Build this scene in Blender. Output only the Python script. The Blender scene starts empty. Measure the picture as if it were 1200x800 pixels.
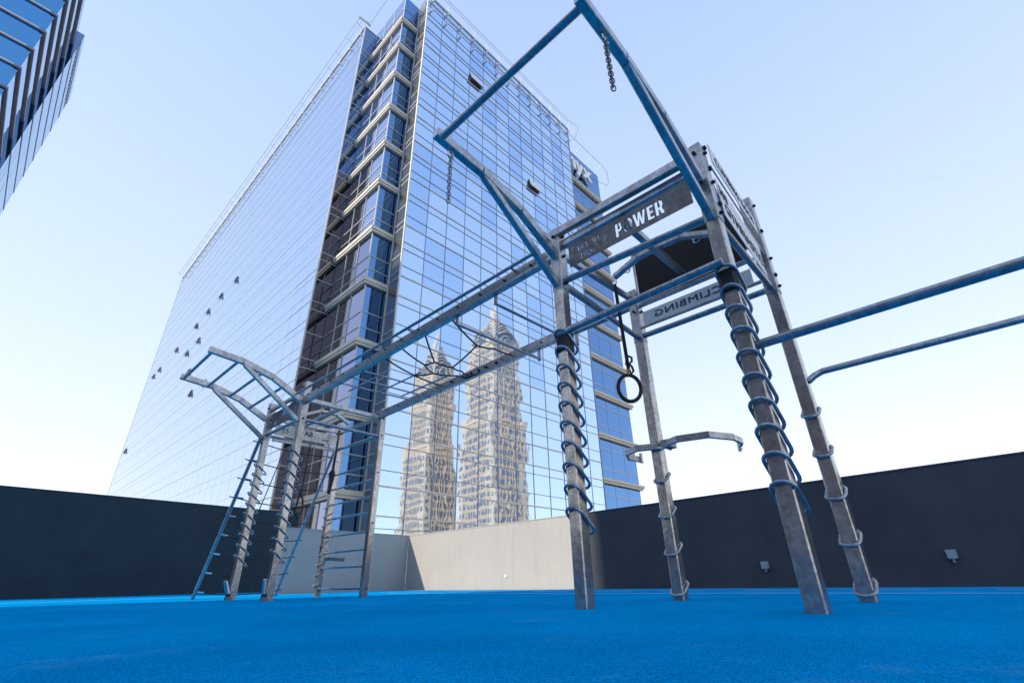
import bpy, bmesh, math, random
from mathutils import Vector, Matrix
R = math.radians
random.seed(7)
scn = bpy.context.scene
col = scn.collection

# ------------------------------------------------------------------ materials
def newmat(name):
    m = bpy.data.materials.new(name); m.use_nodes = True
    nt = m.node_tree; b = nt.nodes['Principled BSDF']
    return m, nt, b
def nd(nt, t, **kw):
    n = nt.nodes.new(t)
    for k, v in kw.items(): setattr(n, k, v)
    return n
def coords(nt, scale=(1, 1, 1)):
    tc = nd(nt, 'ShaderNodeTexCoord'); mp = nd(nt, 'ShaderNodeMapping')
    mp.inputs['Scale'].default_value = scale
    nt.links.new(tc.outputs['Object'], mp.inputs['Vector'])
    return mp.outputs['Vector']
def noise(nt, vec, scale, detail=3, rough=.5):
    n = nd(nt, 'ShaderNodeTexNoise'); n.inputs['Scale'].default_value = scale
    n.inputs['Detail'].default_value = detail; n.inputs['Roughness'].default_value = rough
    nt.links.new(vec, n.inputs['Vector']); return n.outputs['Fac']
def ramp(nt, fac, stops):
    r = nd(nt, 'ShaderNodeValToRGB'); e = r.color_ramp.elements
    e[0].position, e[0].color = stops[0][0], (*stops[0][1], 1)
    e[1].position, e[1].color = stops[-1][0], (*stops[-1][1], 1)
    for p, c in stops[1:-1]:
        x = e.new(p); x.color = (*c, 1)
    nt.links.new(fac, r.inputs['Fac']); return r.outputs['Color']
def bump(nt, b, h, strength=.3, dist=.01):
    n = nd(nt, 'ShaderNodeBump'); n.inputs['Strength'].default_value = strength
    n.inputs['Distance'].default_value = dist
    nt.links.new(h, n.inputs['Height']); nt.links.new(n.outputs['Normal'], b.inputs['Normal'])
def simple(name, c, rough=.5, metal=0., spec=.5, var=.0, vs=6., bmp=0., bs=60.):
    m, nt, b = newmat(name)
    b.inputs['Base Color'].default_value = (*c, 1); b.inputs['Roughness'].default_value = rough
    b.inputs['Metallic'].default_value = metal; b.inputs['Specular IOR Level'].default_value = spec
    v = coords(nt)
    if var:
        f = noise(nt, v, vs, 5, .6)
        lo = tuple(max(0, x*(1-var)) for x in c); hi = tuple(min(1, x*(1+var)) for x in c)
        nt.links.new(ramp(nt, f, [(.3, lo), (.7, hi)]), b.inputs['Base Color'])
    if bmp: bump(nt, b, noise(nt, v, bs, 3), bmp, .004)
    return m
def mixc(nt, fac, a, b_):
    mx = nd(nt, 'ShaderNodeMix', data_type='RGBA')
    nt.links.new(fac, mx.inputs[0]); nt.links.new(a, mx.inputs[6]); nt.links.new(b_, mx.inputs[7])
    return mx.outputs[2]

M = {}
def galv(name, base, rust=.35, rough=(.28, .5)):
    m, nt, b = newmat(name); v = coords(nt)
    vo = nd(nt, 'ShaderNodeTexVoronoi'); vo.inputs['Scale'].default_value = 38
    nt.links.new(v, vo.inputs['Vector'])
    sep = nd(nt, 'ShaderNodeSeparateColor'); nt.links.new(vo.outputs['Color'], sep.inputs[0])
    c1 = ramp(nt, sep.outputs[0], [(0, tuple(x*.8 for x in base)), (1, tuple(min(1, x*1.15) for x in base))])
    n1 = noise(nt, coords(nt, (1, 1, .6)), 9, 6, .65)
    stain = ramp(nt, n1, [(.42, (0, 0, 0)), (.72, (rust, rust, rust))])
    bc = nd(nt, 'ShaderNodeRGB'); bc.outputs[0].default_value = (.17, .125, .09, 1)
    c2 = mixc(nt, stain, c1, bc.outputs[0])
    n2 = noise(nt, coords(nt, (1, 1, .35)), 22, 5, .7)
    w = ramp(nt, n2, [(.55, (0, 0, 0)), (.8, (.5, .5, .5))])
    wc = nd(nt, 'ShaderNodeRGB'); wc.outputs[0].default_value = (.78, .8, .82, 1)
    c3 = mixc(nt, w, c2, wc.outputs[0])
    nt.links.new(c3, b.inputs['Base Color'])
    b.inputs['Metallic'].default_value = .82
    rr = nd(nt, 'ShaderNodeMapRange'); rr.inputs['To Min'].default_value = rough[0]; rr.inputs['To Max'].default_value = rough[1]
    nt.links.new(n1, rr.inputs['Value']); nt.links.new(rr.outputs[0], b.inputs['Roughness'])
    bump(nt, b, noise(nt, v, 14, 4), .25, .006)
    return m
M['galv'] = galv('galvanised_steel', (.46, .465, .465), .5, (.2, .42))
M['galv_post'] = galv('galvanised_post', (.52, .49, .45), .55, (.12, .32))
M['galv_tube'] = galv('galvanised_tube', (.34, .36, .385), .2, (.2, .36))
M['plate'] = galv('dull_plate', (.20, .20, .20), .7, (.4, .6))
M['plate_white'] = simple('bright_sign_plate', (.74, .71, .67), .4, .25, var=.1, vs=14); M['plate_bright'] = galv('bright_plate', (.78, .77, .75), .12, (.3, .45)); M['rubber'] = simple('black_rubber', (.012, .012, .013), .6, var=.3)
M['bolt'] = simple('black_bolt', (.015, .015, .017), .45, .3)
M['rope'] = simple('black_rope', (.014, .014, .018), .8, bmp=.5, bs=200)
M['strap'] = simple('black_webbing', (.02, .022, .03), .75, bmp=.4, bs=300)
M['brass'] = simple('brass', (.45, .30, .08), .35, 1.)
M['ink'] = simple('black_lettering', (.02, .02, .022), .6)
M['whitesign'] = simple('white_facade_letter', (.92, .91, .88), .5); M['whiteletter'] = simple('white_sign_letter', (.8, .79, .75), .5, var=.04)
M['chrome'] = simple('worn_chrome', (.62, .64, .66), .18, 1.)
M['board'] = simple('dark_board', (.004, .005, .007), .35, spec=.25, var=.25, vs=3)
M['cable'] = simple('grey_cable', (.35, .37, .4), .5, .5)
M['whitepaint'] = simple('white_paint', (.78, .78, .77), .5, var=.05)
M['socket'] = simple('grey_plastic', (.30, .36, .40), .45, var=.1)

# floor
m, nt, b = newmat('blue_rubber'); v = coords(nt)
vo = nd(nt, 'ShaderNodeTexVoronoi'); vo.inputs['Scale'].default_value = 300; nt.links.new(v, vo.inputs['Vector'])
sep = nd(nt, 'ShaderNodeSeparateColor'); nt.links.new(vo.outputs['Color'], sep.inputs[0])
g = ramp(nt, sep.outputs[0], [(0, (.0, .17, .41)), (.5, (.0, .295, .65)), (1, (.004, .42, .84))])
big = noise(nt, v, .9, 6, .6)
dk = ramp(nt, big, [(.3, (.76, .78, .80)), (.7, (1.06, 1.05, 1.04))])
mx = nd(nt, 'ShaderNodeMix', data_type='RGBA', blend_type='MULTIPLY'); mx.inputs[0].default_value = 1
nt.links.new(g, mx.inputs[6]); nt.links.new(dk, mx.inputs[7])
dn = noise(nt, v, 2.3, 8, .75); dm = ramp(nt, dn, [(.56, (0, 0, 0)), (.78, (.16, .16, .16))])
dc = nd(nt, 'ShaderNodeRGB'); dc.outputs[0].default_value = (.30, .42, .58, 1)
nt.links.new(mixc(nt, dm, mx.outputs[2], dc.outputs[0]), b.inputs['Base Color'])
b.inputs['Roughness'].default_value = .85; b.inputs['Specular IOR Level'].default_value = .0
bump(nt, b, vo.outputs['Distance'], .5, .004)
M['floor'] = m
def wall(name, c, var=.08):
    m, nt, b = newmat(name); v = coords(nt)
    f = noise(nt, v, 1.1, 7, .62)
    c1 = ramp(nt, f, [(.3, tuple(x*(1-var) for x in c)), (.7, tuple(x*(1+var) for x in c))])
    st = noise(nt, coords(nt, (3, 3, .25)), 3.2, 5, .6)
    s2 = ramp(nt, st, [(.5, (1, 1, 1)), (.85, (.86, .86, .86))])
    mx = nd(nt, 'ShaderNodeMix', data_type='RGBA', blend_type='MULTIPLY'); mx.inputs[0].default_value = 1
    nt.links.new(c1, mx.inputs[6]); nt.links.new(s2, mx.inputs[7]); nt.links.new(mx.outputs[2], b.inputs['Base Color'])
    b.inputs['Roughness'].default_value = .75; b.inputs['Specular IOR Level'].default_value = .3
    bump(nt, b, noise(nt, v, 45, 4), .2, .004); return m
M['wall_pale'] = wall('pale_render', (.45, .41, .355), .04)
M['wall_grey'] = wall('grey_render', (.31, .34, .335), .05)
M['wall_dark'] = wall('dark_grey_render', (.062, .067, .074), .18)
M['wall_navy'] = wall('navy_render', (.014, .036, .052), .18)
M['line'] = simple('line_and_sunlit_paint', (.62, .68, .74), .7, var=.2, vs=20)
M['city'] = simple('city_ground', (.30, .27, .23), .9, var=.2, vs=.02)

# glass of the towers: coated, so it mirrors the sky; bent a little like real panes
def glass(name, c, rough=.02, wav=.9, scale=.9, dist=.0035, metal=1.):
    m, nt, b = newmat(name); v = coords(nt)
    b.inputs['Base Color'].default_value = (*c, 1); b.inputs['Metallic'].default_value = metal
    b.inputs['Roughness'].default_value = rough
    bump(nt, b, noise(nt, coords(nt, (1, 1, .8)), scale, 1.5, .5), wav, dist); return m
M['glass'] = glass('blue_mirror_glass', (.56, .72, .91), dist=.0045)
M['glass_b'] = glass('blue_mirror_glass_deep', (.44, .62, .87), dist=.005); M['glass_pale'] = glass('pale_mirror_glass', (.58, .73, .91), dist=.005)
M['glass_dark'] = glass('dark_mirror_glass', (.16, .25, .38))
M['glass_side'] = glass('side_mirror_glass', (.56, .66, .82), .015, dist=.0004)
M['glass_mauve'] = glass('mauve_reflection_glass', (.27, .29, .42)); M['glass_lav'] = glass('lavender_glass', (.42, .48, .66)); M['glass_dim'] = glass('brown_reflection_glass', (.20, .19, .21)); M['glass_wing'] = glass('deep_blue_glass', (.12, .26, .50))  # mauve and brown tints put dark reflections into the lower bay glass
M['glass_left'] = glass('left_tower_glass', (.20, .44, .74)); M['glass_lfront'] = glass('left_tower_front_glass', (.10, .30, .56)); M['glass_lfar'] = glass('left_tower_far_glass', (.16, .36, .60))
m, nt, b = newmat('clear_fin_glass')
b.inputs['Base Color'].default_value = (.42, .43, .42, 1); b.inputs['Metallic'].default_value = .6; b.inputs['Roughness'].default_value = .03
tr = nd(nt, 'ShaderNodeBsdfTransparent'); tr.inputs[0].default_value = (.62, .64, .60, 1); ms = nd(nt, 'ShaderNodeMixShader'); ms.inputs[0].default_value = .5
nt.links.new(tr.outputs[0], ms.inputs[1]); nt.links.new(b.outputs[0], ms.inputs[2])
nt.links.new(ms.outputs[0], nt.nodes['Material Output'].inputs['Surface']); M['glass_fin'] = m
M['mullion_pale'] = simple('pale_mullion', (.62, .60, .56), .45, .3, var=.08)
M['mullion_dark'] = simple('dark_mullion', (.24, .30, .39), .4, .5)
M['mullion_side'] = simple('side_mullion', (.42, .46, .54), .4, .4); M['ledge'] = simple('cream_ledge', (.66, .61, .50), .55, var=.08, vs=1.5)
M['soffit'] = simple('brown_ledge', (.24, .19, .17), .5, var=.1)
M['core'] = simple('building_core', (.10, .10, .11), .8)
M['stone'] = simple('cream_stone', (.60, .43, .30), .8, var=.06, vs=.3)
M['stone_trim'] = simple('white_stone', (.70, .54, .40), .7)
M['towerglass'] = simple('tower_window', (.18, .22, .28), .4, .3)

# ------------------------------------------------------------------ mesh helpers
class MB:
    def __init__(s): s.v = []; s.f = []
    def add(s, vs, fs):
        n = len(s.v); s.v += [tuple(a) for a in vs]; s.f += [tuple(i+n for i in f) for f in fs]
    def box(s, a, b):
        x0, y0, z0 = a; x1, y1, z1 = b
        if x0 > x1: x0, x1 = x1, x0
        if y0 > y1: y0, y1 = y1, y0
        if z0 > z1: z0, z1 = z1, z0
        s.add([(x0, y0, z0), (x1, y0, z0), (x1, y1, z0), (x0, y1, z0), (x0, y0, z1), (x1, y0, z1), (x1, y1, z1), (x0, y1, z1)],
              [(0, 3, 2, 1), (4, 5, 6, 7), (0, 1, 5, 4), (1, 2, 6, 5), (2, 3, 7, 6), (3, 0, 4, 7)]); return s
    def beam(s, p, q, w, h, up=(0, 0, 1), ch=.006):
        """rectangular section bar from p to q, w across, h along 'up', edges chamfered"""
        p = Vector(p); q = Vector(q); d = (q-p).normalized(); up = Vector(up)
        r = d.cross(up).normalized(); u = r.cross(d).normalized()
        ch = min(ch, w*.3, h*.3)
        prof = [(-w/2+ch, -h/2), (w/2-ch, -h/2), (w/2, -h/2+ch), (w/2, h/2-ch), (w/2-ch, h/2), (-w/2+ch, h/2), (-w/2, h/2-ch), (-w/2, -h/2+ch)]
        vs = [p+r*a+u*b_ for a, b_ in prof]+[q+r*a+u*b_ for a, b_ in prof]
        fs = [(i, (i+1) % 8, 8+(i+1) % 8, 8+i) for i in range(8)]+[tuple(range(7, -1, -1)), tuple(range(8, 16))]
        s.add(vs, fs); return s
    def tube(s, pts, r, n=10, closed=False, radii=None):
        pts = [Vector(p) for p in pts]; N = len(pts); rings = []
        u = None
        for i, p in enumerate(pts):
            if closed: t = (pts[(i+1) % N]-pts[i-1]).normalized()
            else: t = (pts[min(i+1, N-1)]-pts[max(i-1, 0)]).normalized()
            if u is None:
                u = t.cross(Vector((0, 0, 1)) if abs(t.z) < .9 else Vector((1, 0, 0))).normalized()
            u = (u-t*u.dot(t)).normalized(); w = t.cross(u)
            rr = radii[i] if radii else r
            rings.append([p+(u*math.cos(2*math.pi*k/n)+w*math.sin(2*math.pi*k/n))*rr for k in range(n)])
        vs = [a for rg in rings for a in rg]; fs = []
        for i in range(N if closed else N-1):
            j = (i+1) % N
            for k in range(n): fs.append((i*n+k, i*n+(k+1) % n, j*n+(k+1) % n, j*n+k))
        if not closed: fs += [tuple(range(n-1, -1, -1)), tuple((N-1)*n+k for k in range(n))]
        s.add(vs, fs); return s
    def cyl(s, p, q, r, n=12): return s.tube([p, q], r, n)
    def poly(s, pts): s.add(pts, [tuple(range(len(pts)))]); return s
    def prism(s, prof, y0, y1, axis='y'):
        """profile polygon in (a,z) extruded from y0 to y1"""
        mk = (lambda a, z, y: (a, y, z)) if axis == 'y' else (lambda a, z, x: (x, a, z))
        n = len(prof)
        s.add([mk(a, z, y0) for a, z in prof]+[mk(a, z, y1) for a, z in prof],
              [(i, (i+1) % n, n+(i+1) % n, n+i) for i in range(n)]+[tuple(range(n-1, -1, -1)), tuple(range(n, 2*n))]); return s
    def build(s, name, mat, parent=None, smooth=False):
        me = bpy.data.meshes.new(name)
        o = bpy.data.objects.new(name, me); col.objects.link(o)
        if parent is not None: o.parent = parent; w = WL[parent]
        else:
            w = Vector((0, 0, 0))
            if s.v:
                xs = [a[0] for a in s.v]; ys = [a[1] for a in s.v]; zs = [a[2] for a in s.v]
                w = Vector(((min(xs)+max(xs))/2, (min(ys)+max(ys))/2, min(zs))); o.location = w
        WL[o] = w
        me.from_pydata([(a[0]-w.x, a[1]-w.y, a[2]-w.z) for a in s.v], [], s.f)
        bm = bmesh.new(); bm.from_mesh(me)
        if all(len(f.verts) > 0 for f in bm.faces) and s.close: bmesh.ops.recalc_face_normals(bm, faces=bm.faces)
        bm.to_mesh(me); bm.free()
        if smooth:
            for p in me.polygons: p.use_smooth = True
            me.set_sharp_from_angle(angle=R(40))
        if isinstance(mat, (list, tuple)):
            for m_ in mat: me.materials.append(m_)
        else: me.materials.append(mat)
        return o
    close = True
WL = {}
def tag(o, label=None, cat=None, group=None, kind=None):
    if label: o['label'] = label
    if cat: o['category'] = cat
    if group: o['group'] = group
    if kind: o['kind'] = kind
    return o
def empty(name, loc, label=None, cat=None, group=None):
    o = bpy.data.objects.new(name, None); col.objects.link(o); o.location = loc; o.empty_display_size = .3
    WL[o] = Vector(loc); return tag(o, label, cat, group)
def text_mesh(txt, size, depth, spacing=1.0, bold=.012, align='CENTER', shear=0.):
    cu = bpy.data.curves.new('lettering', 'FONT'); cu.body = txt; cu.size = size; cu.extrude = depth/2
    cu.offset = bold*size; cu.space_character = spacing; cu.align_x = align; cu.align_y = 'CENTER'; cu.shear = shear
    cu.resolution_u = 4
    o = bpy.data.objects.new('lettering', cu); col.objects.link(o)
    dg = bpy.context.evaluated_depsgraph_get(); dg.update()
    me = bpy.data.meshes.new_from_object(o.evaluated_get(dg))
    bpy.data.objects.remove(o); bpy.data.curves.remove(cu); return me
def text_obj(txt, size, depth, mat, parent, origin, xdir, ydir, sx=1., **kw):
    """letters lying in the plane spanned by xdir (reading) and ydir (up)"""
    me = text_mesh(txt, size, depth, **kw)
    me.transform(Matrix.Diagonal((sx, 1, 1, 1)))
    xd = Vector(xdir).normalized(); yd = Vector(ydir).normalized(); zd = xd.cross(yd)
    mt = Matrix((xd, yd, zd)).transposed().to_4x4()
    mt.translation = Vector(origin)-(WL[parent] if parent else Vector((0, 0, 0)))
    me.transform(mt)
    me.materials.clear(); me.materials.append(mat); me.name = 'lettering'
    o = bpy.data.objects.new('lettering', me); col.objects.link(o)
    if parent: o.parent = parent
    WL[o] = WL[parent] if parent else Vector((0, 0, 0))
    return o

# ------------------------------------------------------------------ setting
o = MB().box((-60, -60, -.3), (9.95, 22.4, 0)).build('floor', M['floor']); tag(o, kind='structure')
o = MB().box((-4000, -4000, -16), (4000, 4000, -15.5)).build('ground', M['city']); tag(o, kind='structure')
# podium below the deck
o = MB().box((-59.8, -59.8, -15.5), (9.8, 22.2, -.31)).build('podium', M['wall_grey']); tag(o, kind='structure')
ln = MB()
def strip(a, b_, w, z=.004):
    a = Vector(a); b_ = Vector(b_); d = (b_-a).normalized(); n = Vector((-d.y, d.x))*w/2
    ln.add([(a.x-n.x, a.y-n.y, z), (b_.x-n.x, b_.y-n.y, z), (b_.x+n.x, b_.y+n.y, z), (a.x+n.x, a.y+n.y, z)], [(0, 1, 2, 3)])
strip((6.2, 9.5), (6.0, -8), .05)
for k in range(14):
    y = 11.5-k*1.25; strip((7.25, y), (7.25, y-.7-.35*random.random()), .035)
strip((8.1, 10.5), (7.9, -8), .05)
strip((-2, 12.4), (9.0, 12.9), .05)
strip((8.95, 12.9), (8.95, 6.9), .22)  # pale strip painted along the pale wall in place of sunlit floor
o = ln.build('floor_marking_sunlit_strip', M['line']); tag(o, kind='structure')

def wall_obj(pts, h, t, mat, label, cap=None):
    """wall following ground points (inner face), thickness t outward"""
    root = empty('boundary_wall', (*pts[0], 0), label, 'wall', 'walls round the sports deck')
    mb = MB(); cp = MB()
    for a, b_ in zip(pts, pts[1:]):
        a = Vector(a); b_ = Vector(b_); d = (b_-a).normalized(); n = Vector((-d.y, d.x))*t
        mb.add([(a.x, a.y, 0), (b_.x, b_.y, 0), (b_.x+n.x, b_.y+n.y, 0), (a.x+n.x, a.y+n.y, 0),
                (a.x, a.y, h), (b_.x, b_.y, h), (b_.x+n.x, b_.y+n.y, h), (a.x+n.x, a.y+n.y, h)],
               [(0, 3, 2, 1), (4, 5, 6, 7), (0, 1, 5, 4), (1, 2, 6, 5), (2, 3, 7, 6), (3, 0, 4, 7)])
        cp.add([(a.x-n.x*.04, a.y-n.y*.04, h), (b_.x-n.x*.04, b_.y-n.y*.04, h), (b_.x+n.x*1.04, b_.y+n.y*1.04, h), (a.x+n.x*1.04, a.y+n.y*1.04, h),
                (a.x-n.x*.04, a.y-n.y*.04, h+.022), (b_.x-n.x*.04, b_.y-n.y*.04, h+.022), (b_.x+n.x*1.04, b_.y+n.y*1.04, h+.022), (a.x+n.x*1.04, a.y+n.y*1.04, h+.022)],
               [(0, 3, 2, 1), (4, 5, 6, 7), (0, 1, 5, 4), (1, 2, 6, 5), (2, 3, 7, 6), (3, 0, 4, 7)])
    mb.build('panel', mat, root); cp.build('coping', mat, root); return root
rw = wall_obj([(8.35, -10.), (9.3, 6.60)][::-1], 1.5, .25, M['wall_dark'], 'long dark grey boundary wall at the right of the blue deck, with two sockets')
pw = wall_obj([(9.36, 13.5), (9.3, 6.602)], 1.5, .25, M['wall_pale'], 'pale cream boundary wall between the ladder tower and the middle post')
gw = wall_obj([(5.25, 13.15), (9.35, 13.5)], 1.5, .25, M['wall_grey'], 'short grey boundary wall behind the ladder tower')
lw = wall_obj([(-30, 16.6), (8.6, 20.0)], 2.75, .3, M['wall_navy'], 'long dark navy boundary wall at the left of the deck')
# sockets on the walls
for (x, y, z, par) in ((9.09, 3.0, .33, rw), (8.96, .6, .38, rw)):
    s_ = MB().box((x-.05, y-.055, z-.045), (x+.0, y+.055, z+.055)).build('socket', M['socket'], par)
    MB().box((x-.075, y-.045, z-.055), (x-.052, y+.045, z+.03)).build('cover', M['socket'], s_)
    MB().cyl((x-.035, y, z-.10), (x-.035, y, z-.046), .016).build('conduit', M['socket'], s_)
MB().cyl((9.30, 9.2, .29), (9.335, 9.2, .29), .035, 16).build('drain_cap', M['whitepaint'], pw)

# ------------------------------------------------------------------ the rig
P = {'P4': (2.96, .78), 'P3': (2.88, 2.12), 'P5': (4.27, .80), 'P2': (4.28, 2.15),
     'L1': (2.92, 7.32), 'L0': (2.92, 8.69), 'L3': (4.32, 7.31), 'L2': (4.26, 8.69)}
HT = {'P4': 3.17, 'P3': 3.09, 'P5': 3.5, 'P2': 3.06, 'L1': 3.1, 'L0': 3.08, 'L3': 2.96, 'L2': 3.0}
rig = empty('climbing_rig', (3.6, 4.7, 0), 'galvanised steel climbing rig, two post towers joined by overhead monkey bars on blue deck', 'climbing frame')
W = .1
def loopmesh(sx, phi=38, a=.128, r=.0625, tr=.0085, z=0., cx=.018):
    """stadium loop round a post, tilted: high end towards sx"""
    pts = []; n = 9
    for k in range(n): t = -math.pi/2+math.pi*k/(n-1); pts.append((a-r+r*math.cos(t), r*math.sin(t)*1.02))
    for k in range(n): t = math.pi/2+math.pi*k/(n-1); pts.append((-a+r+r*math.cos(t), r*math.sin(t)*1.02))
    out = []
    for u, w in pts:
        u += cx   # shifted away from the high end
        x = u*math.cos(R(phi)); zz = -u*math.sin(R(phi))
        out.append((x*sx, w, zz))
    return out
rung_me = {}
posts = {}
def bolt(parent, p, d, r=.014):
    d = Vector(d); p = Vector(p)
    MB().tube([p-d*.004, p+d*.014, p+d*.02], r, 8, radii=[r, r, r*.6]).build('bolt', M['bolt'], parent)
for k, (x, y) in P.items():
    root = MB(); h = HT[k]
    root.beam((x, y, 0), (x, y, h-.003), W, W, (0, 1, 0), .008)
    po = root.build('post', M['galv_post'], rig); posts[k] = po
    # head sleeve
    if k in ('L3', 'L2', 'P2', 'P5'):
        z0 = 2.42
    else: z0 = 2.43
    MB().beam((x, y, z0), (x, y, h), W+.008, W+.008, (0, 1, 0), .006).build('head_sleeve', M['galv'], po)
    for z in (h-.09, 2.78, z0+.06):
        for d in ((-1, 0, 0), (0, -1, 0)):
            off = .058
            bolt(po, (x+d[0]*off, y+d[1]*off, z), d)
    if k in ('P4', 'P3', 'L1', 'L0'): zs = [.55+.1555*i for i in range(10)]; sx = 1
    elif k in ('P5', 'P2'): zs = [.09+.307*i for i in range(5)]; sx = -1
    elif k == 'L2': zs = [.22+.155*i for i in range(9)]; sx = -1
    else: zs = []
    for z in zs:
        lp = loopmesh(sx) if sx > 0 else loopmesh(sx, 33, .10, .061, .0085, cx=.0)
        ro = MB().tube([(x+a, y+b_, z+c) for a, b_, c in lp], .0115, 8, closed=True).build('step_loop', M['galv_tube'], po, True)
        # (loops of one post are copies of each other but for height)
for k in ('P3', 'P4'):   # black rubber sleeve just below the low bar
    x, y = P[k]
    MB().beam((x, y, 1.84), (x, y, 2.0), W+.02, W+.02, (0, 1, 0), .02).build('rubber_collar', M['rubber'], posts[k])
# small screws and dimples on the long posts
for k in ('P4', 'P3'):
    x, y = P[k]
    for i in range(10):
        z = .62+.1555*i
        for d in ((-1, 0, 0),):
            MB().cyl((x-.049, y+.004, z-.06), (x-.054, y+.004, z-.06), .006, 8).build('screw', M['chrome'], posts[k])
for k, zz in (('L3', (1.85, 1.05, .12)), ('L2', (2.25, .1))):
    x, y = P[k]
    for z in zz: bolt(posts[k], (x-.0, y-.05, z), (0, -1, 0), .012)

def B(name, p, q, w, h, mat='galv', up=(0, 0, 1), parent=rig): return MB().beam(p, q, w, h, up).build(name, M[mat], parent)
def T(name, pts, r, mat='galv_tube', parent=rig, n=12): return MB().tube(pts, r, n).build(name, M[mat], parent, True)
def tower(a, b_, c, d, near):
    """a,b front posts (x~2.9) low y / high y ; c,d back posts"""
    xa, ya = P[a]; xb, yb = P[b_]; xc, yc = P[c]; xd, yd = P[d]
    # ring of round bars at 2.5 m
    T('ring_bar', [(xa, ya+.05, 2.50), (xb, yb-.05, 2.52)], .029)
    T('ring_bar', [(xa+.05, ya, 2.49), (xc-.05, yc, 2.47)], .029)
    T('ring_bar', [(xb+.05, yb, 2.51), (xd-.05, yd, 2.47)], .029)
    T('ring_bar', [(xc, yc+.05, 2.48), (xd, yd-.05, 2.49)], .029)
tower('P4', 'P3', 'P5', 'P2', True)
tower('L1', 'L0', 'L3', 'L2', False)
# --- right tower
x4, y4 = P['P4']; x3, y3 = P['P3']; x5, y5 = P['P5']; x2, y2 = P['P2']
B('top_beam', (2.86, y4+.05, 3.02), (2.84, y3+.02, 3.035), .06, .08)
B('top_beam', (2.93, y4+.05, 2.94), (2.90, y3-.05, 2.925), .06, .075)
B('top_beam', (x3+.05, y3+.01, 2.86), (x2-.05, y2, 2.94), .05, .06)
B('top_beam', (x5-.02, y5+.05, 3.0), (x2, y2-.05, 3.0), .05, .06)
B('top_beam', (x4+.05, y4, 2.86), (x5-.05, y5, 2.86), .05, .06)
T('low_bar', [(2.835, y4-.02, 2.02), (2.835, y3+.03, 2.0)], .029)
T('ring_bar', [(3.03, y3+.06, 2.62), (3.75, y2+.05, 2.60)], .012)
# signs ---------------------------------------------------------------
def cut_sign(name, corner, yl, zl, txts, parent, mat='plate', axis='x', t=.006):
    pass
def boolean_cut(o, me_txt):
    cutter = bpy.data.objects.new('cutter', me_txt); col.objects.link(cutter)
    md = o.modifiers.new('cut', 'BOOLEAN'); md.object = cutter; md.operation = 'DIFFERENCE'; md.solver = 'EXACT'
    dg = bpy.context.evaluated_depsgraph_get(); dg.update()
    me = bpy.data.meshes.new_from_object(o.evaluated_get(dg)); o.modifiers.clear()
    mats = list(o.data.materials); o.data = me
    me.materials.clear()
    for m_ in mats: me.materials.append(m_)
    bpy.data.objects.remove(cutter)
# POWER plate: letters cut right through, reading towards -y
px_ = 2.885
def power_holes(x0, y0, H):
    """bold stencil letters P O W E R as polygons, cap height H, starting at x0 on base line y0"""
    out = []
    def arc(cx, cy, rx, ry, a0, a1, n=10): return [(cx+rx*math.cos(R(a0+(a1-a0)*i/n)), cy+ry*math.sin(R(a0+(a1-a0)*i/n))) for i in range(n+1)]
    G = []
    G.append((0, [(0, 0), (.2, 0), (.2, .36), (.3, .36)]+arc(.3, .68, .24, .32, -90, 90)+[(0, 1)], [(.2, .53), (.28, .53)]+arc(.28, .68, .07, .15, -90, 90, 6)+[(.2, .83)]))
    G.append((.62, arc(.34, .5, .34, .5, 98, 262), None)); G[-1][1].extend(arc(.34, .5, .15, .33, 255, 105)[:])
    G.append((.62, arc(.34, .5, .34, .5, -82, 82)+arc(.34, .5, .15, .33, 75, -75), None))
    G.append((1.38, [(0, 1), (.19, 1), (.29, .38), (.39, 1), (.55, 1), (.65, .38), (.75, 1), (.93, 1), (.75, 0), (.56, 0), (.47, .55), (.38, 0), (.19, 0)], None))
    G.append((2.42, [(0, 0), (.46, 0), (.46, .17), (.2, .17), (.2, .42), (.42, .42), (.42, .58), (.2, .58), (.2, .83), (.46, .83), (.46, 1), (0, 1)], None))
    G.append((3.0, [(0, 0), (.2, 0), (.2, .36), (.27, .36), (.37, 0), (.58, 0), (.45, .42)]+arc(.3, .69, .24, .31, -40, 90)+[(0, 1)], [(.2, .53), (.28, .53)]+arc(.28, .68, .07, .15, -90, 90, 6)+[(.2, .83)]))
    for off, poly, island in G:
        for q in (poly, island):
            if q: out.append([(x0+(off+a)*H*.90, y0+b_*H) for a, b_ in q])
    return out
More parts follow.
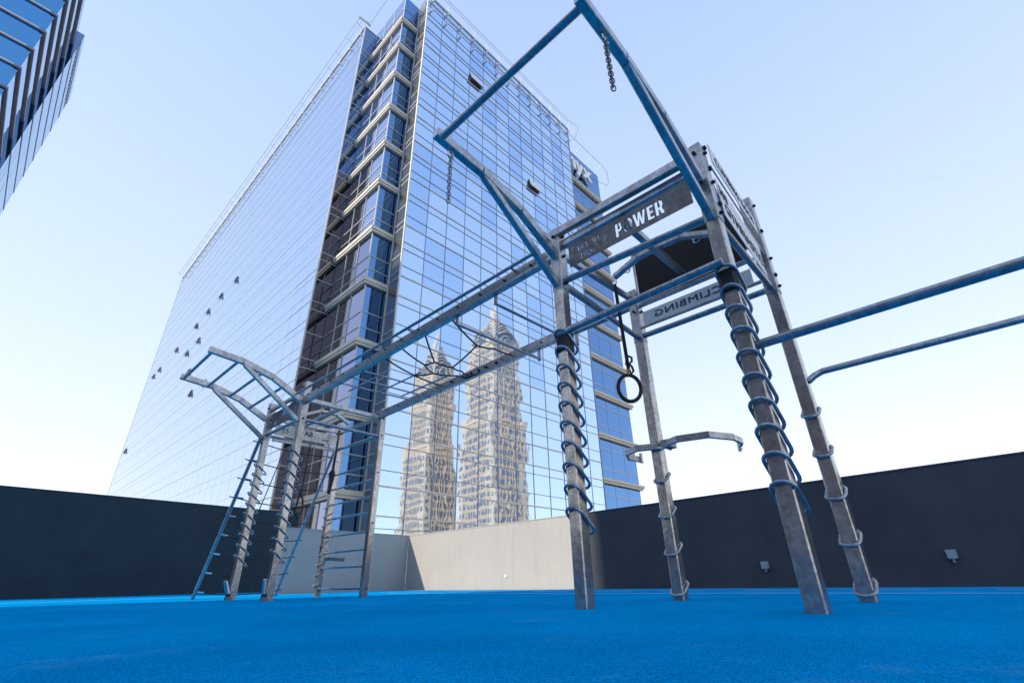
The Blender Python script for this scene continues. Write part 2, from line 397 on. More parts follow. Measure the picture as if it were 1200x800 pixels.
def stencil(w, h, items, t, polys=()):
    """flat plate w x h with letters cut out; items = (text, size, cx, cy)"""
    cu = bpy.data.curves.new('plate', 'CURVE'); cu.dimensions = '2D'; cu.fill_mode = 'BOTH'; cu.extrude = t/2; cu.resolution_u = 4
    sp = cu.splines.new('POLY'); sp.points.add(3); sp.use_cyclic_u = True
    for p_, c_ in zip(sp.points, ((-w/2, -h/2), (w/2, -h/2), (w/2, h/2), (-w/2, h/2))): p_.co = (*c_, 0, 1)
    bars = []
    for txt, size, cx, cy, xs_ in items:
        tc_ = bpy.data.curves.new('t', 'FONT'); tc_.body = txt; tc_.size = size; tc_.align_x = 'CENTER'; tc_.align_y = 'CENTER'; tc_.space_character = .98
        to = bpy.data.objects.new('t', tc_); col.objects.link(to)
        dg = bpy.context.evaluated_depsgraph_get(); dg.update()
        cc = to.to_curve(dg)
        for q in cc.splines:
            n = cu.splines.new('BEZIER'); n.bezier_points.add(len(q.bezier_points)-1); n.use_cyclic_u = True
            xs = [b_.co.x for b_ in q.bezier_points]
            for a_, b_ in zip(n.bezier_points, q.bezier_points):
                a_.handle_left_type = a_.handle_right_type = 'FREE'
                for at_ in ('co', 'handle_left', 'handle_right'):
                    v_ = getattr(b_, at_); setattr(a_, at_, (v_.x*xs_+cx, v_.y+cy, 0))
        to.to_curve_clear(); bpy.data.objects.remove(to); bpy.data.curves.remove(tc_)
    for poly in polys:
        n = cu.splines.new('POLY'); n.points.add(len(poly)-1); n.use_cyclic_u = True
        for p_, c_ in zip(n.points, poly): p_.co = (*c_, 0, 1)
    o = bpy.data.objects.new('plate', cu); col.objects.link(o)
    dg = bpy.context.evaluated_depsgraph_get(); dg.update()
    me = bpy.data.meshes.new_from_object(o.evaluated_get(dg)); bpy.data.objects.remove(o); bpy.data.curves.remove(cu); return me
me = stencil(1.14, .23, [('urban', .115, -.36, .045, .9), ('block', .11, -.345, -.052, .9)], .006, power_holes(-.085, -.066, .135))
mt = Matrix((Vector((0, -1, 0)), Vector((0, 0, 1)), Vector((-1, 0, 0)))).transposed().to_4x4()
mt.translation = Vector((px_, 1.435, 2.745))-WL[rig]; me.transform(mt)
me.materials.clear(); me.materials.append(M['plate']); me.name = 'sign_plate'
sg = bpy.data.objects.new('sign_plate', me); col.objects.link(sg); sg.parent = rig; WL[sg] = WL[rig]
for by_, bz_, hh_ in ((1.49, 2.805, .05), (1.125, 2.805, .05)):
    MB().box((px_-.0025, by_-.006, bz_-hh_/2), (px_+.0025, by_+.006, bz_+hh_/2)).build('stencil_bridge', M['plate'], sg)
sg['label'] = 'dark steel plate reading POWER with a small urban block logo'
# GYMNASTICS plate on the -y side
def side_sign(x0, y0, x1, y1, z0, z1, label):
    sx = MB().beam((x0, y0, (z0+z1)/2), (x1, y1, (z0+z1)/2), .006, z1-z0, ch=.001).build('sign_plate', M['plate_white'], rig); sx['label'] = label
    return sx
gd = Vector((1.2, .06, 0))
g_ = side_sign(3.02, .715, 4.10, .775, 2.50, 2.86, 'bright plate reading GYMNASTICS in black')
text_obj('GYMNASTICS', .155, .003, M['ink'], g_, (3.60, .7395, 2.62), gd, (0, 0, 1), bold=0, spacing=1.12)
text_obj('300', .13, .003, M['ink'], g_, (3.13, .7160, 2.76), gd, (0, 0, 1), bold=.0)
t_ = side_sign(3.02, .70, 4.2, .76, 3.01, 3.22, 'upper bright plate with a row of thin cut letters')
MB().beam((3.02, .722, 2.995), (4.2, .782, 2.995), .012, .012).build('lip', M['galv'], t_)
text_obj('CLIMBING ROCK', .12, .003, M['ink'], t_, (3.60, .7245, 3.11), gd, (0, 0, 1), bold=-.012, spacing=1.1)
for xx, zz, yy in ((3.0, 3.17, .727), (3.0, 2.95, .727), (3.0, 2.6, .727), (4.27, 3.1, .747), (4.27, 2.6, .747)): bolt(posts['P4'] if xx < 4 else posts['P5'], (xx, yy, zz), (0, -1, 0), .02)
# CLIMBING plate at the back, reads from outside so it is mirrored from here
c_ = MB().box((4.222, .92, 2.585), (4.228, 2.05, 2.735)).build('sign_plate', M['plate_white'], rig)
c_['label'] = 'bright plate reading CLIMBING, seen from behind'
text_obj('CLIMBING', .10, .004, M['ink'], c_, (4.218, 1.56, 2.655), (0, 1, 0), (0, 0, 1), sx=1.5, bold=0, spacing=1.08)
B('sign_frame', (4.23, .86, 2.565), (4.23, 2.1, 2.565), .03, .03)
B('sign_frame', (4.20, .86, 2.80), (4.20, 2.1, 2.80), .03, .03)
# board
bd = MB().box((4.185, .90, 2.83), (4.20, 2.03, 3.46)).build('backboard', M['board'], rig); bd['label'] = 'large black panel'
MB().beam((4.19, 2.045, 2.8), (4.19, 2.045, 3.47), .03, .03, (0, 1, 0)).build('edge_strip', M['galv'], bd)
MB().beam((4.19, .9, 3.475), (4.19, 2.06, 3.475), .03, .03).build('edge_strip', M['galv'], bd)
MB().beam((4.19, .9, 2.815), (4.19, 2.03, 2.815), .03, .025).build('edge_strip', M['galv'], bd)
# ring yoke
B('yoke_beam', (2.95, 1.47, 2.86), (4.2, 1.52, 2.95), .06, .07)
def poly_beam(name, pts, w, h, mat='galv', parent=rig, up=(0, 0, 1)):
    mb = MB()
    for a, b_ in zip(pts, pts[1:]):
        d = (Vector(b_)-Vector(a)).normalized()*.004
        mb.beam(Vector(a)-d, Vector(b_)+d, w, h, up)
    return mb.build(name, M[mat], parent)
yk = poly_beam('yoke_arm', [(3.6, 1.98, 2.86), (3.6, 1.70, 2.955), (3.6, 1.50, 2.96)], .06, .05)
yk2 = poly_beam('yoke_arm', [(3.6, 1.48, 2.961), (3.6, 1.26, 2.95), (3.6, .92, 2.80)], .06, .05)
def eye(p, r, parent, ax='x', tr=.006):
    pts = [(p[0], p[1]+r*math.cos(t), p[2]+r*math.sin(t)) if ax == 'x' else (p[0]+r*math.cos(t), p[1], p[2]+r*math.sin(t)) for t in [2*math.pi*i/14 for i in range(14)]]
    MB().tube(pts, tr, 7, closed=True).build('eye_ring', M['chrome'], parent, True)
eye((3.6, 1.83, 2.865), .026, yk); eye((3.6, 1.99, 2.80), .022, yk); eye((3.6, 1.13, 2.845), .03, yk2)
# cantilever pull-up arms (both towers)
prof = [(1.45, 3.25), (1.92, 3.205), (2.38, 3.08), (2.86, 2.83)]
def arm(y, side, x0=2.86):
    a = poly_beam('cantilever_arm', [(x, y, z-.045) for x, z in prof], .062, .09)
    MB().beam((1.95, y+side*.001, 3.12), (x0, y+side*.001, 2.46), .055, .065).build('brace', M['galv'], a)
    return a
arms = {}
dxo = -.03
arms['P3'] = arm(y3, 1); arms['P4'] = arm(y4+.0, 1, 2.92)
arms['L1'] = arm(P['L1'][1], 1); arms['L0'] = arm(P['L0'][1], 1)
T('pull_up_bar', [(1.50, y3-.02, 3.19), (1.50, y4+.02, 3.19)], .027)
yl1, yl0 = P['L1'][1], P['L0'][1]
for (x, z) in ((1.50, 3.19), (1.86, 3.15), (2.22, 3.07), (2.56, 2.94)):
    T('pull_up_bar', [(x, yl1+.02, z), (x, yl0-.02, z)], .023)
# --- monkey bar rails
ya, yb = y3+.05, yl1-.05
r1 = B('monkey_rail', (2.87, ya, 2.845), (2.92, yb, 2.80), .07, .125)
r2 = B('monkey_rail', (4.25, y2+.05, 2.905), (4.27, yb, 2.845), .07, .125)
T('side_rail', [(2.775, y3+.14, 2.90), (2.775, yb+.2, 2.87)], .018)
for y in (y3+.5, 4.35, 6.5):
    MB().beam((2.775, y, 2.885), (2.86, y, 2.87), .012, .03).build('bracket', M['plate'], r1)
for i in range(14):
    y = ya+.25+i*(yb-ya-.5)/13
    bolt(r1, (2.836, y, 2.845-.045*(y-ya)/(yb-ya)), (-1, 0, 0), .011)
    bolt(r2, (4.216, y, 2.905-.06*(y-ya)/(yb-ya)), (-1, 0, 0), .011)
for y in (2.95, 3.55):
    for x in (2.89, 4.25): B('hanger', (x, y, 2.66), (x, y, 2.86), .012, .05, 'galv', (0, 1, 0))
    T('pull_up_bar', [(2.88, y, 2.67), (4.26, y, 2.69)], .0165)
for y in (5.55, 5.85, 6.15):
    T('grid_bar', [(2.90, y, 2.75), (4.26, y, 2.79)], .012)
for x, ya_, yb_ in ((3.2, 5.35, 6.45), (3.55, 5.1, 6.3), (3.9, 4.95, 6.1)):
    T('grid_bar', [(x, ya_, 2.785), (x, yb_, 2.785)], .012)
# rope web: points given on the plane between the rails
def web(pts):
    out = []
    for i, (a, b_) in enumerate(zip(pts, pts[1:])):
        a = Vector(a); b_ = Vector(b_)
        for k in range(5):
            t = k/5; p = a.lerp(b_, t); p.z -= .012*math.sin(math.pi*t); out.append(p)
    out.append(Vector(pts[-1])); return out
zr = 2.70
NA, NB, NC = (2.93, 5.04, zr+.075), (3.43, 5.10, zr), (4.25, 5.56, 2.90)
ND, NE, NF = (2.92, 4.65, zr+.075), (3.32, 4.72, zr), (3.58, 4.87, zr)
NG, NH = (2.90, 4.15, zr+.075), (3.36, 4.56, zr)
NI, NJ, NK = (3.87, 4.71, zr), (3.64, 4.54, zr), (3.80, 4.55, zr)
NM, NL, NN, NO = (2.89, 3.66, zr+.085), (3.43, 3.83, zr), (3.65, 3.75, zr), (4.25, 4.02, 2.90)
NR = (4.25, 4.95, 2.86)
web_o = MB()
for s_ in ([NA, NB, NC], [ND, NE, NF], [NG, NH], [NB, NF, NI, NR], [NE, (3.34, 4.62, zr), NH, NJ, NK, (4.25, 4.9, 2.86)], [NJ, NL], [NM, NL, NN, NO], [(4.2, 4.62, 2.82), (4.21, 4.8, 2.83), (4.2, 4.95, 2.83)]):
    web_o.tube(web(s_), .0105, 7)
web_o.build('rope_web', M['rope'], rig, True)
for y in (3.78, 4.3, 4.5, 4.66, 4.82, 5.0, 5.27): bolt(r2, (4.214, y, 2.87), (-1, 0, 0), .02)
# left tower beams and signs
xl3 = P['L3'][0]
B('top_beam', (2.97, yl1, 2.82), (xl3-.05, yl1-.01, 2.80), .06, .07)
B('top_beam', (2.95, yl0, 2.82), (4.21, yl0, 2.82), .05, .06)
B('top_beam', (4.30, yl1+.05, 2.82), (4.26, yl0-.05, 2.82), .05, .06)
B('top_beam', (2.90, yl1+.05, 2.95), (2.90, yl0-.05, 2.95), .05, .06)
B('yoke_beam', (3.6, yl1+.03, 2.86), (3.6, yl0-.03, 2.86), .06, .06)
poly_beam('yoke_arm', [(3.25, 8.0, 2.80), (3.5, 8.0, 2.92), (3.8, 8.0, 2.92), (4.05, 8.0, 2.80)], .06, .05, 'galv', rig, (0, 0, 1))
s1 = MB().box((2.945, yl1+.1, 2.62), (2.951, yl0-.06, 2.90)).build('sign_plate', M['plate'], rig); s1['label'] = 'dark steel plate with pale cut lettering'
text_obj('300', .17, .004, M['whiteletter'], s1, (2.941, 8.1, 2.80), (0, -1, 0), (0, 0, 1), bold=-.005)
text_obj('rig', .1, .004, M['whiteletter'], s1, (2.941, 8.45, 2.69), (0, -1, 0), (0, 0, 1))
for zz, tx, sz, xx in ((2.62, '15', .13, 3.12), (2.62, 'AB', .13, 3.62)):
    pass
s2 = MB().box((3.02, 8.62, 2.53), (4.18, 8.626, 2.73)).build('sign_plate', M['galv'], rig); s2['label'] = 'bright plate lettered ABS'
text_obj('15', .13, .004, M['ink'], s2, (3.2, 8.616, 2.63), (1, 0, 0), (0, 0, 1), bold=0)
text_obj('AB', .13, .004, M['ink'], s2, (3.62, 8.616, 2.65), (1, 0, 0), (0, 0, 1), bold=.01)
text_obj('core', .07, .004, M['ink'], s2, (3.95, 8.616, 2.60), (1, 0, 0), (0, 0, 1), bold=0)
B('sign_frame', (3.0, 8.61, 2.44), (4.2, 8.61, 2.44), .03, .05)
# ladder between L2 and L3
for i, z in enumerate((.12, .43, .67, .93, 1.22, 1.47, 1.74, 2.0)):
    T('ladder_rung', [(4.26, yl0-.05, z), (4.32, yl1+.05, z)], .019)
# curved landing pad inside the left tower
poly_beam('curved_handle', [(4.25, 8.6, .52), (4.15, 8.35, .56), (4.1, 8.05, .56), (4.15, 7.75, .53)], .05, .06)
# leaning poles and cargo net behind the left tower
pA, pB = ((2.80, 10.15, 0), (2.86, 8.74, 2.50)), ((4.30, 10.5, 0), (4.22, 8.74, 2.45))
T('leaning_pole', pA, .03, 'galv_tube'); T('leaning_pole', pB, .028, 'galv_tube')
net = MB(); slv = MB()
def lp(pp, t): return Vector(pp[0]).lerp(Vector(pp[1]), t)
for i in range(9):
    t = .045+.115*i; a = lp(pA, t); b_ = lp(pB, t); a = a+Vector((-.10, 0, 0)); b_ = b_+Vector((.08, 0, 0))
    pts = []
    for k in range(13):
        u = k/12; p = a.lerp(b_, u); p.z -= .06*math.sin(math.pi*u); pts.append(p)
    net.tube(pts, .009, 6)
    p0 = lp(pA, t); slv.tube([p0+Vector((.03, 0, -.003)), p0+Vector((.13, .0, -.012))], .014, 8)
for u in (.33, .63):
    pts = [lp(pA, t/20).lerp(lp(pB, t/20), u)+Vector((0, 0, -.05)) for t in range(1, 20)]
    net.tube(pts, .009, 6)
net.build('cargo_net', M['rope'], rig, True); slv.build('net_clip', M['chrome'], rig, True)
# swivel sleeves at the two front feet of the left tower
for (x, y, lean) in ((2.84, 8.62, -.07), (2.84, 7.28, -.02)):
    s_ = MB().cyl((x, y, .07), (x+lean, y, .25), .028, 16).build('bar_sleeve', M['chrome'], rig, True)
    MB().cyl((x+.005, y, .05), (x, y, .085), .034, 16).build('rubber_foot', M['rubber'], s_, True)
    MB().box((x-.03, y-.03, .005), (x+.05, y+.03, .045)).build('base_bracket', M['plate'], s_)
    MB().cyl((x+lean, y-.045, .25), (x+lean, y+.045, .25), .013, 10).build('swivel_pin', M['chrome'], s_)
# black climbing rope hung in the left tower
rp = MB().tube([(4.10, 8.42, 2.78), (4.10, 8.42, 2.3), (4.09, 8.42, 2.05), (4.08, 8.42, 1.98), (4.08, 8.42, 1.88), (4.07, 8.42, 1.62)], .02, 8, radii=[.018, .02, .022, .055, .05, .03]).build('training_strap', M['strap'])
tag(rp, 'black webbing strap hanging inside the far ladder tower', 'strap')
st2 = MB()
st2.tube([(3.60, 8.5, 1.62+.0), (3.58, 8.5, 1.45), (3.56, 8.5, 1.28), (3.62, 8.5, 1.2), (3.68, 8.5, 1.3), (3.67, 8.5, 1.48), (3.6, 8.5, 1.62)], .016, 7)
g2 = empty('gym_ring', (3.6, 8.5, 2.4), 'small black ring on a thin strap inside the far ladder tower', 'gym ring')
st2.build('ring', M['rubber'], g2, True); MB().tube([(3.63, 8.5, 2.45), (3.62, 8.5, 1.62)], .01, 7).build('strap', M['strap'], g2)
# handle arms on the back post P2: S-shaped flat bar
cz = 1.30
h_ = poly_beam('curved_handle', [(x, y, cz) for x, y in ((4.40, 2.23), (4.22, 2.03), (4.15, 1.88), (4.22, 1.62), (4.47, 1.50), (4.68, 1.50), (4.83, 1.58))], .028, .062, 'galv', rig)
MB().cyl((4.83, 1.58, cz-.055), (4.83, 1.58, cz+.045), .018, 12).build('end_pin', M['chrome'], h_, True)
MB().cyl((4.78, 1.56, cz-.05), (4.78, 1.56, cz-.02), .022, 12).build('end_pin', M['chrome'], h_, True)
h2 = poly_beam('curved_handle', [(x, y, cz-.01) for x, y in ((4.22, 2.12), (4.14, 2.30), (4.22, 2.46), (4.40, 2.55), (4.60, 2.52))], .028, .062, 'galv', rig)
MB().cyl((4.58, 2.50, cz-.05), (4.58, 2.50, cz+.05), .02, 12).build('end_pin', M['chrome'], h2, True)
MB().beam((4.20, 2.04, cz), (4.33, 2.02, cz), .09, .07).build('clamp', M['galv_tube'], h_)
MB().tube([(4.21, 2.1, cz-.035), (4.21, 2.03, cz-.04), (4.30, 2.03, cz-.045), (4.33, 2.02, cz)], .009, 7).build('clamp_bolt', M['chrome'], h_, True)
# parallel bars off to the right
T('parallel_bar', [(x4+.03, y4-.05, 1.45), (x4+.02, -2.9, 1.45)], .029)
T('parallel_bar', [(x5-.02, y5-.05, 1.56), (x5+.0, y5-.10, 1.60), (x5+.03, y5-.16, 1.63), (x5+.03, -2.9, 1.65)], .026)
for x, z in ((x4+.02, 1.45), (x5+.03, 1.65)): B('bar_support', (x, -2.9, 0), (x, -2.9, z+.06), .08, .08, 'galv_post', (0, 1, 0))

# ------------------------------------------------------------------ hanging things
def chain(top, n, label, lean=(0, 0), parent_arm=None):
    root = empty('hanging_chain', (top[0], top[1], top[2]), label, 'chain', 'chains hanging from the cantilever arms')
    L = .040
    eyep = [(top[0]+.026*math.cos(t), top[1], top[2]-.02+.026*math.sin(t)) for t in [2*math.pi*i/12 for i in range(12)]]
    MB().tube(eyep, .006, 7, closed=True).build('shackle', M['chrome'], root, True)
    MB().cyl((top[0]-.035, top[1], top[2]-.05), (top[0]+.035, top[1], top[2]-.05), .007, 8).build('shackle_pin', M['chrome'], root, True)
    for i in range(n):
        zc = top[2]-.06-i*L*.78; cx = top[0]+lean[0]*i*L; cy = top[1]+lean[1]*i*L
        pts = []
        for k in range(12):
            t = 2*math.pi*k/12; a = .014*math.cos(t); z = (.026 if math.sin(t) > 0 else -.026)*abs(math.sin(t))**.8
            if i % 2: pts.append((cx+a*.7, cy+a*.7, zc+z))
            else: pts.append((cx+a*.7, cy-a*.7, zc+z))
        MB().tube(pts, .004, 6, closed=True).build('chain_link', M['plate'], root, True)
    return root
chain((1.60, y3, 3.13), 15, 'short steel chain hanging from the cantilever arm in front of the glass tower')
chain((1.70, y4, 3.14), 15, 'short steel chain hanging from the high cantilever arm against the sky')
# gymnastic ring
gr = empty('gym_ring', (3.6, 1.99, 2.78), 'black gymnastic ring on a strap hanging from the yoke of the near tower', 'gym ring')
rc = Vector((3.6, 1.985, 1.68))
c45 = math.cos(R(45))
view = Vector((-.66, .75, 0))
pts = [rc+Vector((view.x*.108*math.cos(t)*.92, view.y*.108*math.cos(t)*.92, .125*math.sin(t))) for t in [2*math.pi*i/28 for i in range(28)]]
MB().tube(pts, .017, 10, closed=True).build('ring', M['rubber'], gr, True)
MB().beam((3.6, 1.99, 2.775), (3.6, 1.97, 1.86), .035, .006, (1, 0, 0), .001).build('strap', M['strap'], gr)
bk = MB(); bk.tube([(3.6+a*.7, 1.965-a*.7, 1.93+z) for a, z in ((-.02, -.03), (-.01, .03), (.015, .055), (.04, .04), (.035, .0), (.01, -.02), (.03, -.05), (.04, -.09), (.015, -.12), (-.015, -.10))], .011, 7)
bk.build('strap_tail', M['strap'], gr, True)
MB().box((3.585, 1.955, 1.80), (3.615, 1.985, 1.855)).build('buckle', M['brass'], gr)

# ------------------------------------------------------------------ main tower block
bl = empty('glass_tower', (11.05, 22.9, -15.5), 'tall mirror glass office tower with cream bay ledges, reflecting twin towers', 'building')
XL, YR, XC = 11.05, 22.9, 13.7      # left facade plane, right facade plane, left end of right facade
BX, BY = 12.3, 24.6                # bay corner
YL = 29.75                           # near end of left facade
XF = 13.78; RX = 35.0; WY, WX = 26.3, 46.9; YB = 92.
ZT = 50.1
LZ = [46.4, 42.6, 38.7, 34.6, 30.4, 26.5, 22.1, 17.9, 13.5, 8.9, 4.6, .3, -4., -8.4]
core = MB()
g_ = .12
core.box((XL+g_, YL+g_, -15.5), (BX+g_, YB, ZT-.4)); core.box((BX+g_, BY+g_, -15.5), (RX-.05, YB-.01, ZT-.35)); core.box((XF+.2, YR+g_, -15.5), (RX-.06, BY+g_+.01, ZT-.3)); core.box((XC+.15, YR+g_, -15.5), (XF+.19, YR+.6, ZT-.3))
core.box((RX-.05, WY+g_, -15.5), (WX-g_, YB-.02, 53)); core.build('wall', M['core'], bl)
def pane_quad(mb, p00, p10, p11, p01, nrm, tilt=.0022, bow=0):
    """one pane, set very slightly out of true like real glazing"""
    a = random.gauss(0, tilt); b_ = random.gauss(0, tilt); n = Vector(nrm)
    w = (Vector(p10)-Vector(p00)).length; h = (Vector(p01)-Vector(p00)).length
    q = [Vector(p00)+n*(a*w/2+b_*h/2), Vector(p10)+n*(-a*w/2+b_*h/2), Vector(p11)+n*(-a*w/2-b_*h/2), Vector(p01)+n*(a*w/2-b_*h/2)]
    mb.add(q, [(0, 1, 2, 3)])
def window(axis, c, u0, u1, zs, nrm, mat, parent, name='window', mb=None, tilt=.0022):
    m_ = mb or MB(); m_.close = False
    for z1, z0 in zip(zs, zs[1:]):
        if axis == 'y': pane_quad(m_, (u0, c, z0), (u1, c, z0), (u1, c, z1), (u0, c, z1), nrm, tilt)
        else: pane_quad(m_, (c, u1, z0), (c, u0, z0), (c, u0, z1), (c, u1, z1), nrm, tilt)
    if mb is None: return m_.build(name, mat, parent)
def floor_z(k):   # horizontal lines of floor k, from the top down
    L = LZ[k]; f = (LZ[k-1]-L) if k else 3.9
    return [(LZ[k-1]+.2) if k else ZT, L+.70*f, L+.56*f, L+.24*f, L+.2]
# right facade
cw = 1.70; ncol = 12; cols = [XC+(RX-XC)*i/ncol for i in range(ncol+1)]
pale = {(0, 3), (2, 4), (3, 4), (1, 4), (4, 4), (5, 3), (1, 6), (6, 5)}
rest = MB(); rest.close = False
for k in range(0, 13):
    zs = floor_z(k)
    for i in range(ncol):
        u0, u1 = cols[i]+.02, cols[i+1]-.02
        if k >= 9: window('y', YR, u0, u1, zs, (0, -1, 0), None, None, mb=rest)
        else: window('y', YR, u0, u1, zs, (0, -1, 0), M[random.choice(['glass', 'glass', 'glass', 'glass_b', 'glass_b', 'glass_pale'] if (i+k) % 3 else ['glass', 'glass_b'])], bl, tilt=.0026)
o = rest.build('window', M['glass'], bl); o['kind'] = 'stuff'
fr_p = MB(); fr_d = MB(); fr_s = MB()
for k in range(13):
    z = floor_z(k)
    for zz, mb, hh, pr in ((z[4], fr_p, .075, .05), (z[1], fr_p, .065, .045), (z[2], fr_d, .035, .03), (z[3], fr_d, .035, .03)):
        if zz > ZT-.1: continue
        mb.box((XC-.02, YR-pr, zz-hh/2), (RX, YR+.02, zz+hh/2))
        # same lines carried across the left facade
        fr_s.box((XL-pr*.3, YL, zz-hh*.35), (XL+.02, YB, zz+hh*.35))
fr_p.box((XC-.06, YR-.08, -15.5), (XC+.03, YR+.04, ZT)); fr_p.box((XC, YR-.09, ZT-.02), (RX, YR+.3, ZT+.12))
for u in cols[1:-1]: fr_d.box((u-.018, YR-.03, -15.5), (u+.018, YR+.02, ZT))
fr_d.box((RX-.05, YR-.05, -15.5), (RX+.02, YR+.4, ZT))
# left facade
ncl = 37; cl = [YL+(YB-YL)*i/ncl for i in range(ncl+1)]
side = MB(); side.close = False
for k in range(0, 12):
    zs = floor_z(k)
    for i in range(ncl):
        if i < 9 and k < 11: window('x', XL, cl[i], cl[i+1], zs, (-1, 0, 0), M['glass_side'], bl, 'side_window', tilt=.0006)
        else: window('x', XL, cl[i], cl[i+1], zs, (-1, 0, 0), None, None, mb=side, tilt=.0006)
o = side.build('side_window', M['glass_side'], bl); o['kind'] = 'stuff'
for i in range(1, ncl): fr_s.box((XL-.004, cl[i]-.01, -15.5), (XL+.01, cl[i]+.01, ZT))
fr_p.box((XL-.06, YL-.05, -15.5), (XL+.04, YL+.02, ZT)); fr_p.box((XL-.1, YL, ZT-.02), (XL+.3, YB, ZT+.15))
# far edge return of the left facade
side2 = MB().box((XL-.02, YB-.05, -15.5), (XL+.2, YB+.02, ZT)); side2.build('corner_post', M['mullion_dark'], bl)
# notch: dark panel facing -y, bay side facing -x, bay front, fin
def mul(mb, axis, c, a, b_, zc, h, pr, sgn):
    if axis == 'y': mb.box((a, c-pr, zc-h/2), (b_, c+.01, zc+h/2))
    else: mb.box((c-pr, a, zc-h/2), (c+.01, b_, zc+h/2))
for k in range(0, 12):
    top = LZ[k-1]-.40 if k else ZT+.1
    bot = LZ[k]+.1
    if k == 0: bot = LZ[0]+.1
    zz = [top, top-(top-bot)*.5, top-(top-bot)*.78, bot]
    d = (XL+.05+.0, BX)
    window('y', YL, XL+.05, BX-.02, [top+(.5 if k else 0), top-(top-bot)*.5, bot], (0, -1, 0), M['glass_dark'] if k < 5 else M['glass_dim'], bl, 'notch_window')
    for zc in (top-(top-bot)*.5, bot+.05, top-.1): mul(fr_p, 'y', YL, XL+.05, BX, zc, .06, .04, 1)
    # bay left
    n = 3
    for i in range(n):
        y0 = BY+(YL-BY)*i/n; y1 = BY+(YL-BY)*(i+1)/n
        window('x', BX, y0, y1, zz, (-1, 0, 0), (M['glass_lav'] if k < 7 else M['glass_mauve']) if i == 0 else (M['glass_lav'] if k < 5 else M['glass_dim']), bl, 'bay_window')  # lower panes tinted darker to stand for a reflected dark building
        mul(fr_p, 'x', BX, y0-.02, y0+.02, (top+bot)/2, top-bot, .045, 1)
    for zc in zz[1:3]: mul(fr_p, 'x', BX, BY, YL, zc, .055, .04, 1)
    # bay front
    window('y', BY, BX, XF, zz, (0, -1, 0), M['glass_wing'], bl, 'bay_window')
    for zc in zz[1:3]: mul(fr_p, 'y', BY, BX, XF, zc, .055, .04, 1)
    fr_p.box((BX-.04, BY-.04, bot), (BX+.03, BY+.03, top))
    # ledge (L shape round the bay)
    ld = MB()
    for (e, z0, z1) in ((.27, LZ[k]-.18, LZ[k]+.08), (.20, LZ[k]-.36, LZ[k]-.18)):
        ld.box((BX-e, BY-e, z0), (BX+.05, YL+.0, z1)); ld.box((BX+.05, BY-e, z0), (XF-.03, BY+.05, z1))
    ld.build('bay_ledge', M['ledge'], bl)
    # transparent fin from the right facade to the bay
    f_ = MB(); f_.close = False
    zf = [top+(.5 if k else 0), top-(top-bot)*.5, bot]
    for z1, z0 in zip(zf, zf[1:]): pane_quad(f_, (XF, BY-.02, z0), (XC-.01, YR+.1, z0), (XC-.01, YR+.1, z1), (XF, BY-.02, z1), (-1, 0, 0))
    f_.build('glass_fin', M['glass_fin'], bl)
    for zc in zf[1:] + [bot+.55]: fr_p.beam((XC-.02, YR+.04, zc), (XF-.04, BY-.3, zc), .05, .07)
fr_p.box((XF-.09, BY-.36, -15.5), (XF-.02, BY-.28, ZT+.1))
fr_p.build('pale_mullion', M['mullion_pale'], bl); fr_s.build('side_mullion', M['mullion_side'], bl); fr_d.build('dark_mullion', M['mullion_dark'], bl)
# wing carrying the name
WT = 53.35
wz = [47.9, 43.6, 39.3, 35.1, 30.9, 26.5, 22.1, 17.75, 13.25, 8.8, 4.4, 0., -4.4]
for k, z in enumerate(wz):
    up = WT if k == 0 else wz[k-1]-.45
    n = 5
    for i in range(n):
        u0 = RX+(WX-RX)*i/n; u1 = RX+(WX-RX)*(i+1)/n
        window('y', WY, u0+.02, u1-.02, [up, up-.9, z+1.1, z+.05] if k else [up, z+.05], (0, -1, 0), M['glass_wing'], bl, 'wing_window')
    ld = MB()
    ld.box((RX+.01, WY-.42, z-.10), (WX+.4, WY+.1, z+.12)); ld.box((RX+.01, WY-.30, z-.34), (WX+.28, WY+.1, z-.10)); ld.build('wing_ledge', M['ledge'], bl)
    fw = MB()
    for zc in (up-.9, z+1.1):
        if k: fw.box((RX, WY-.04, zc-.03), (WX, WY+.01, zc+.03))
    if fw.v: fw.build('wing_mullion', M['mullion_pale'], bl)
ws = MB(); ws.box((WX-.1, WY+.0, -15.5), (WX, YB-.03, WT)); ws.build('wing_wall', M['glass_wing'], bl)
text_obj('onyx', 3.5, .35, M['whitesign'], bl, (40.4, WY-.4, 50.75), (1, 0, 0), (0, 0, 1), bold=.035, spacing=1.05)
# roof edge fittings: outriggers, cable and small floodlights
outr = []; cab = MB(); lampm = MB(); lampb = MB()
for i in range(ncol*1+1):
    u = XC+.4+i*(RX-XC-.6)/ncol
    rail = MB(); outr.append(rail); rail.beam((u, YR+.2, ZT+.05), (u, YR-.65, ZT+.65), .05, .05)
    rail.beam((u, YR-.35, ZT+.35), (u, YR-.35, ZT-.6), .04, .04, (0, 1, 0))
    for zz in (ZT-.75, ZT-2.2): lampm.tube([(u, YR-.02, zz), (u, YR-.28, zz), (u, YR-.36, zz-.03)], .09, 8)
cab.tube([(XC, YR-.65, ZT+.65), (RX-.5, YR-.65, ZT+.65), (RX+1.2, YR-.9, ZT+.65), (RX+2.2, YR+.5, ZT+.65), (RX+2.0, YR+2.5, ZT+.65), (RX+1.7, WY-.8, ZT+.65)], .022, 6)
cab.tube([(XC, YR-.55, ZT+.40), (RX-.5, YR-.55, ZT+.40)], .018, 6)
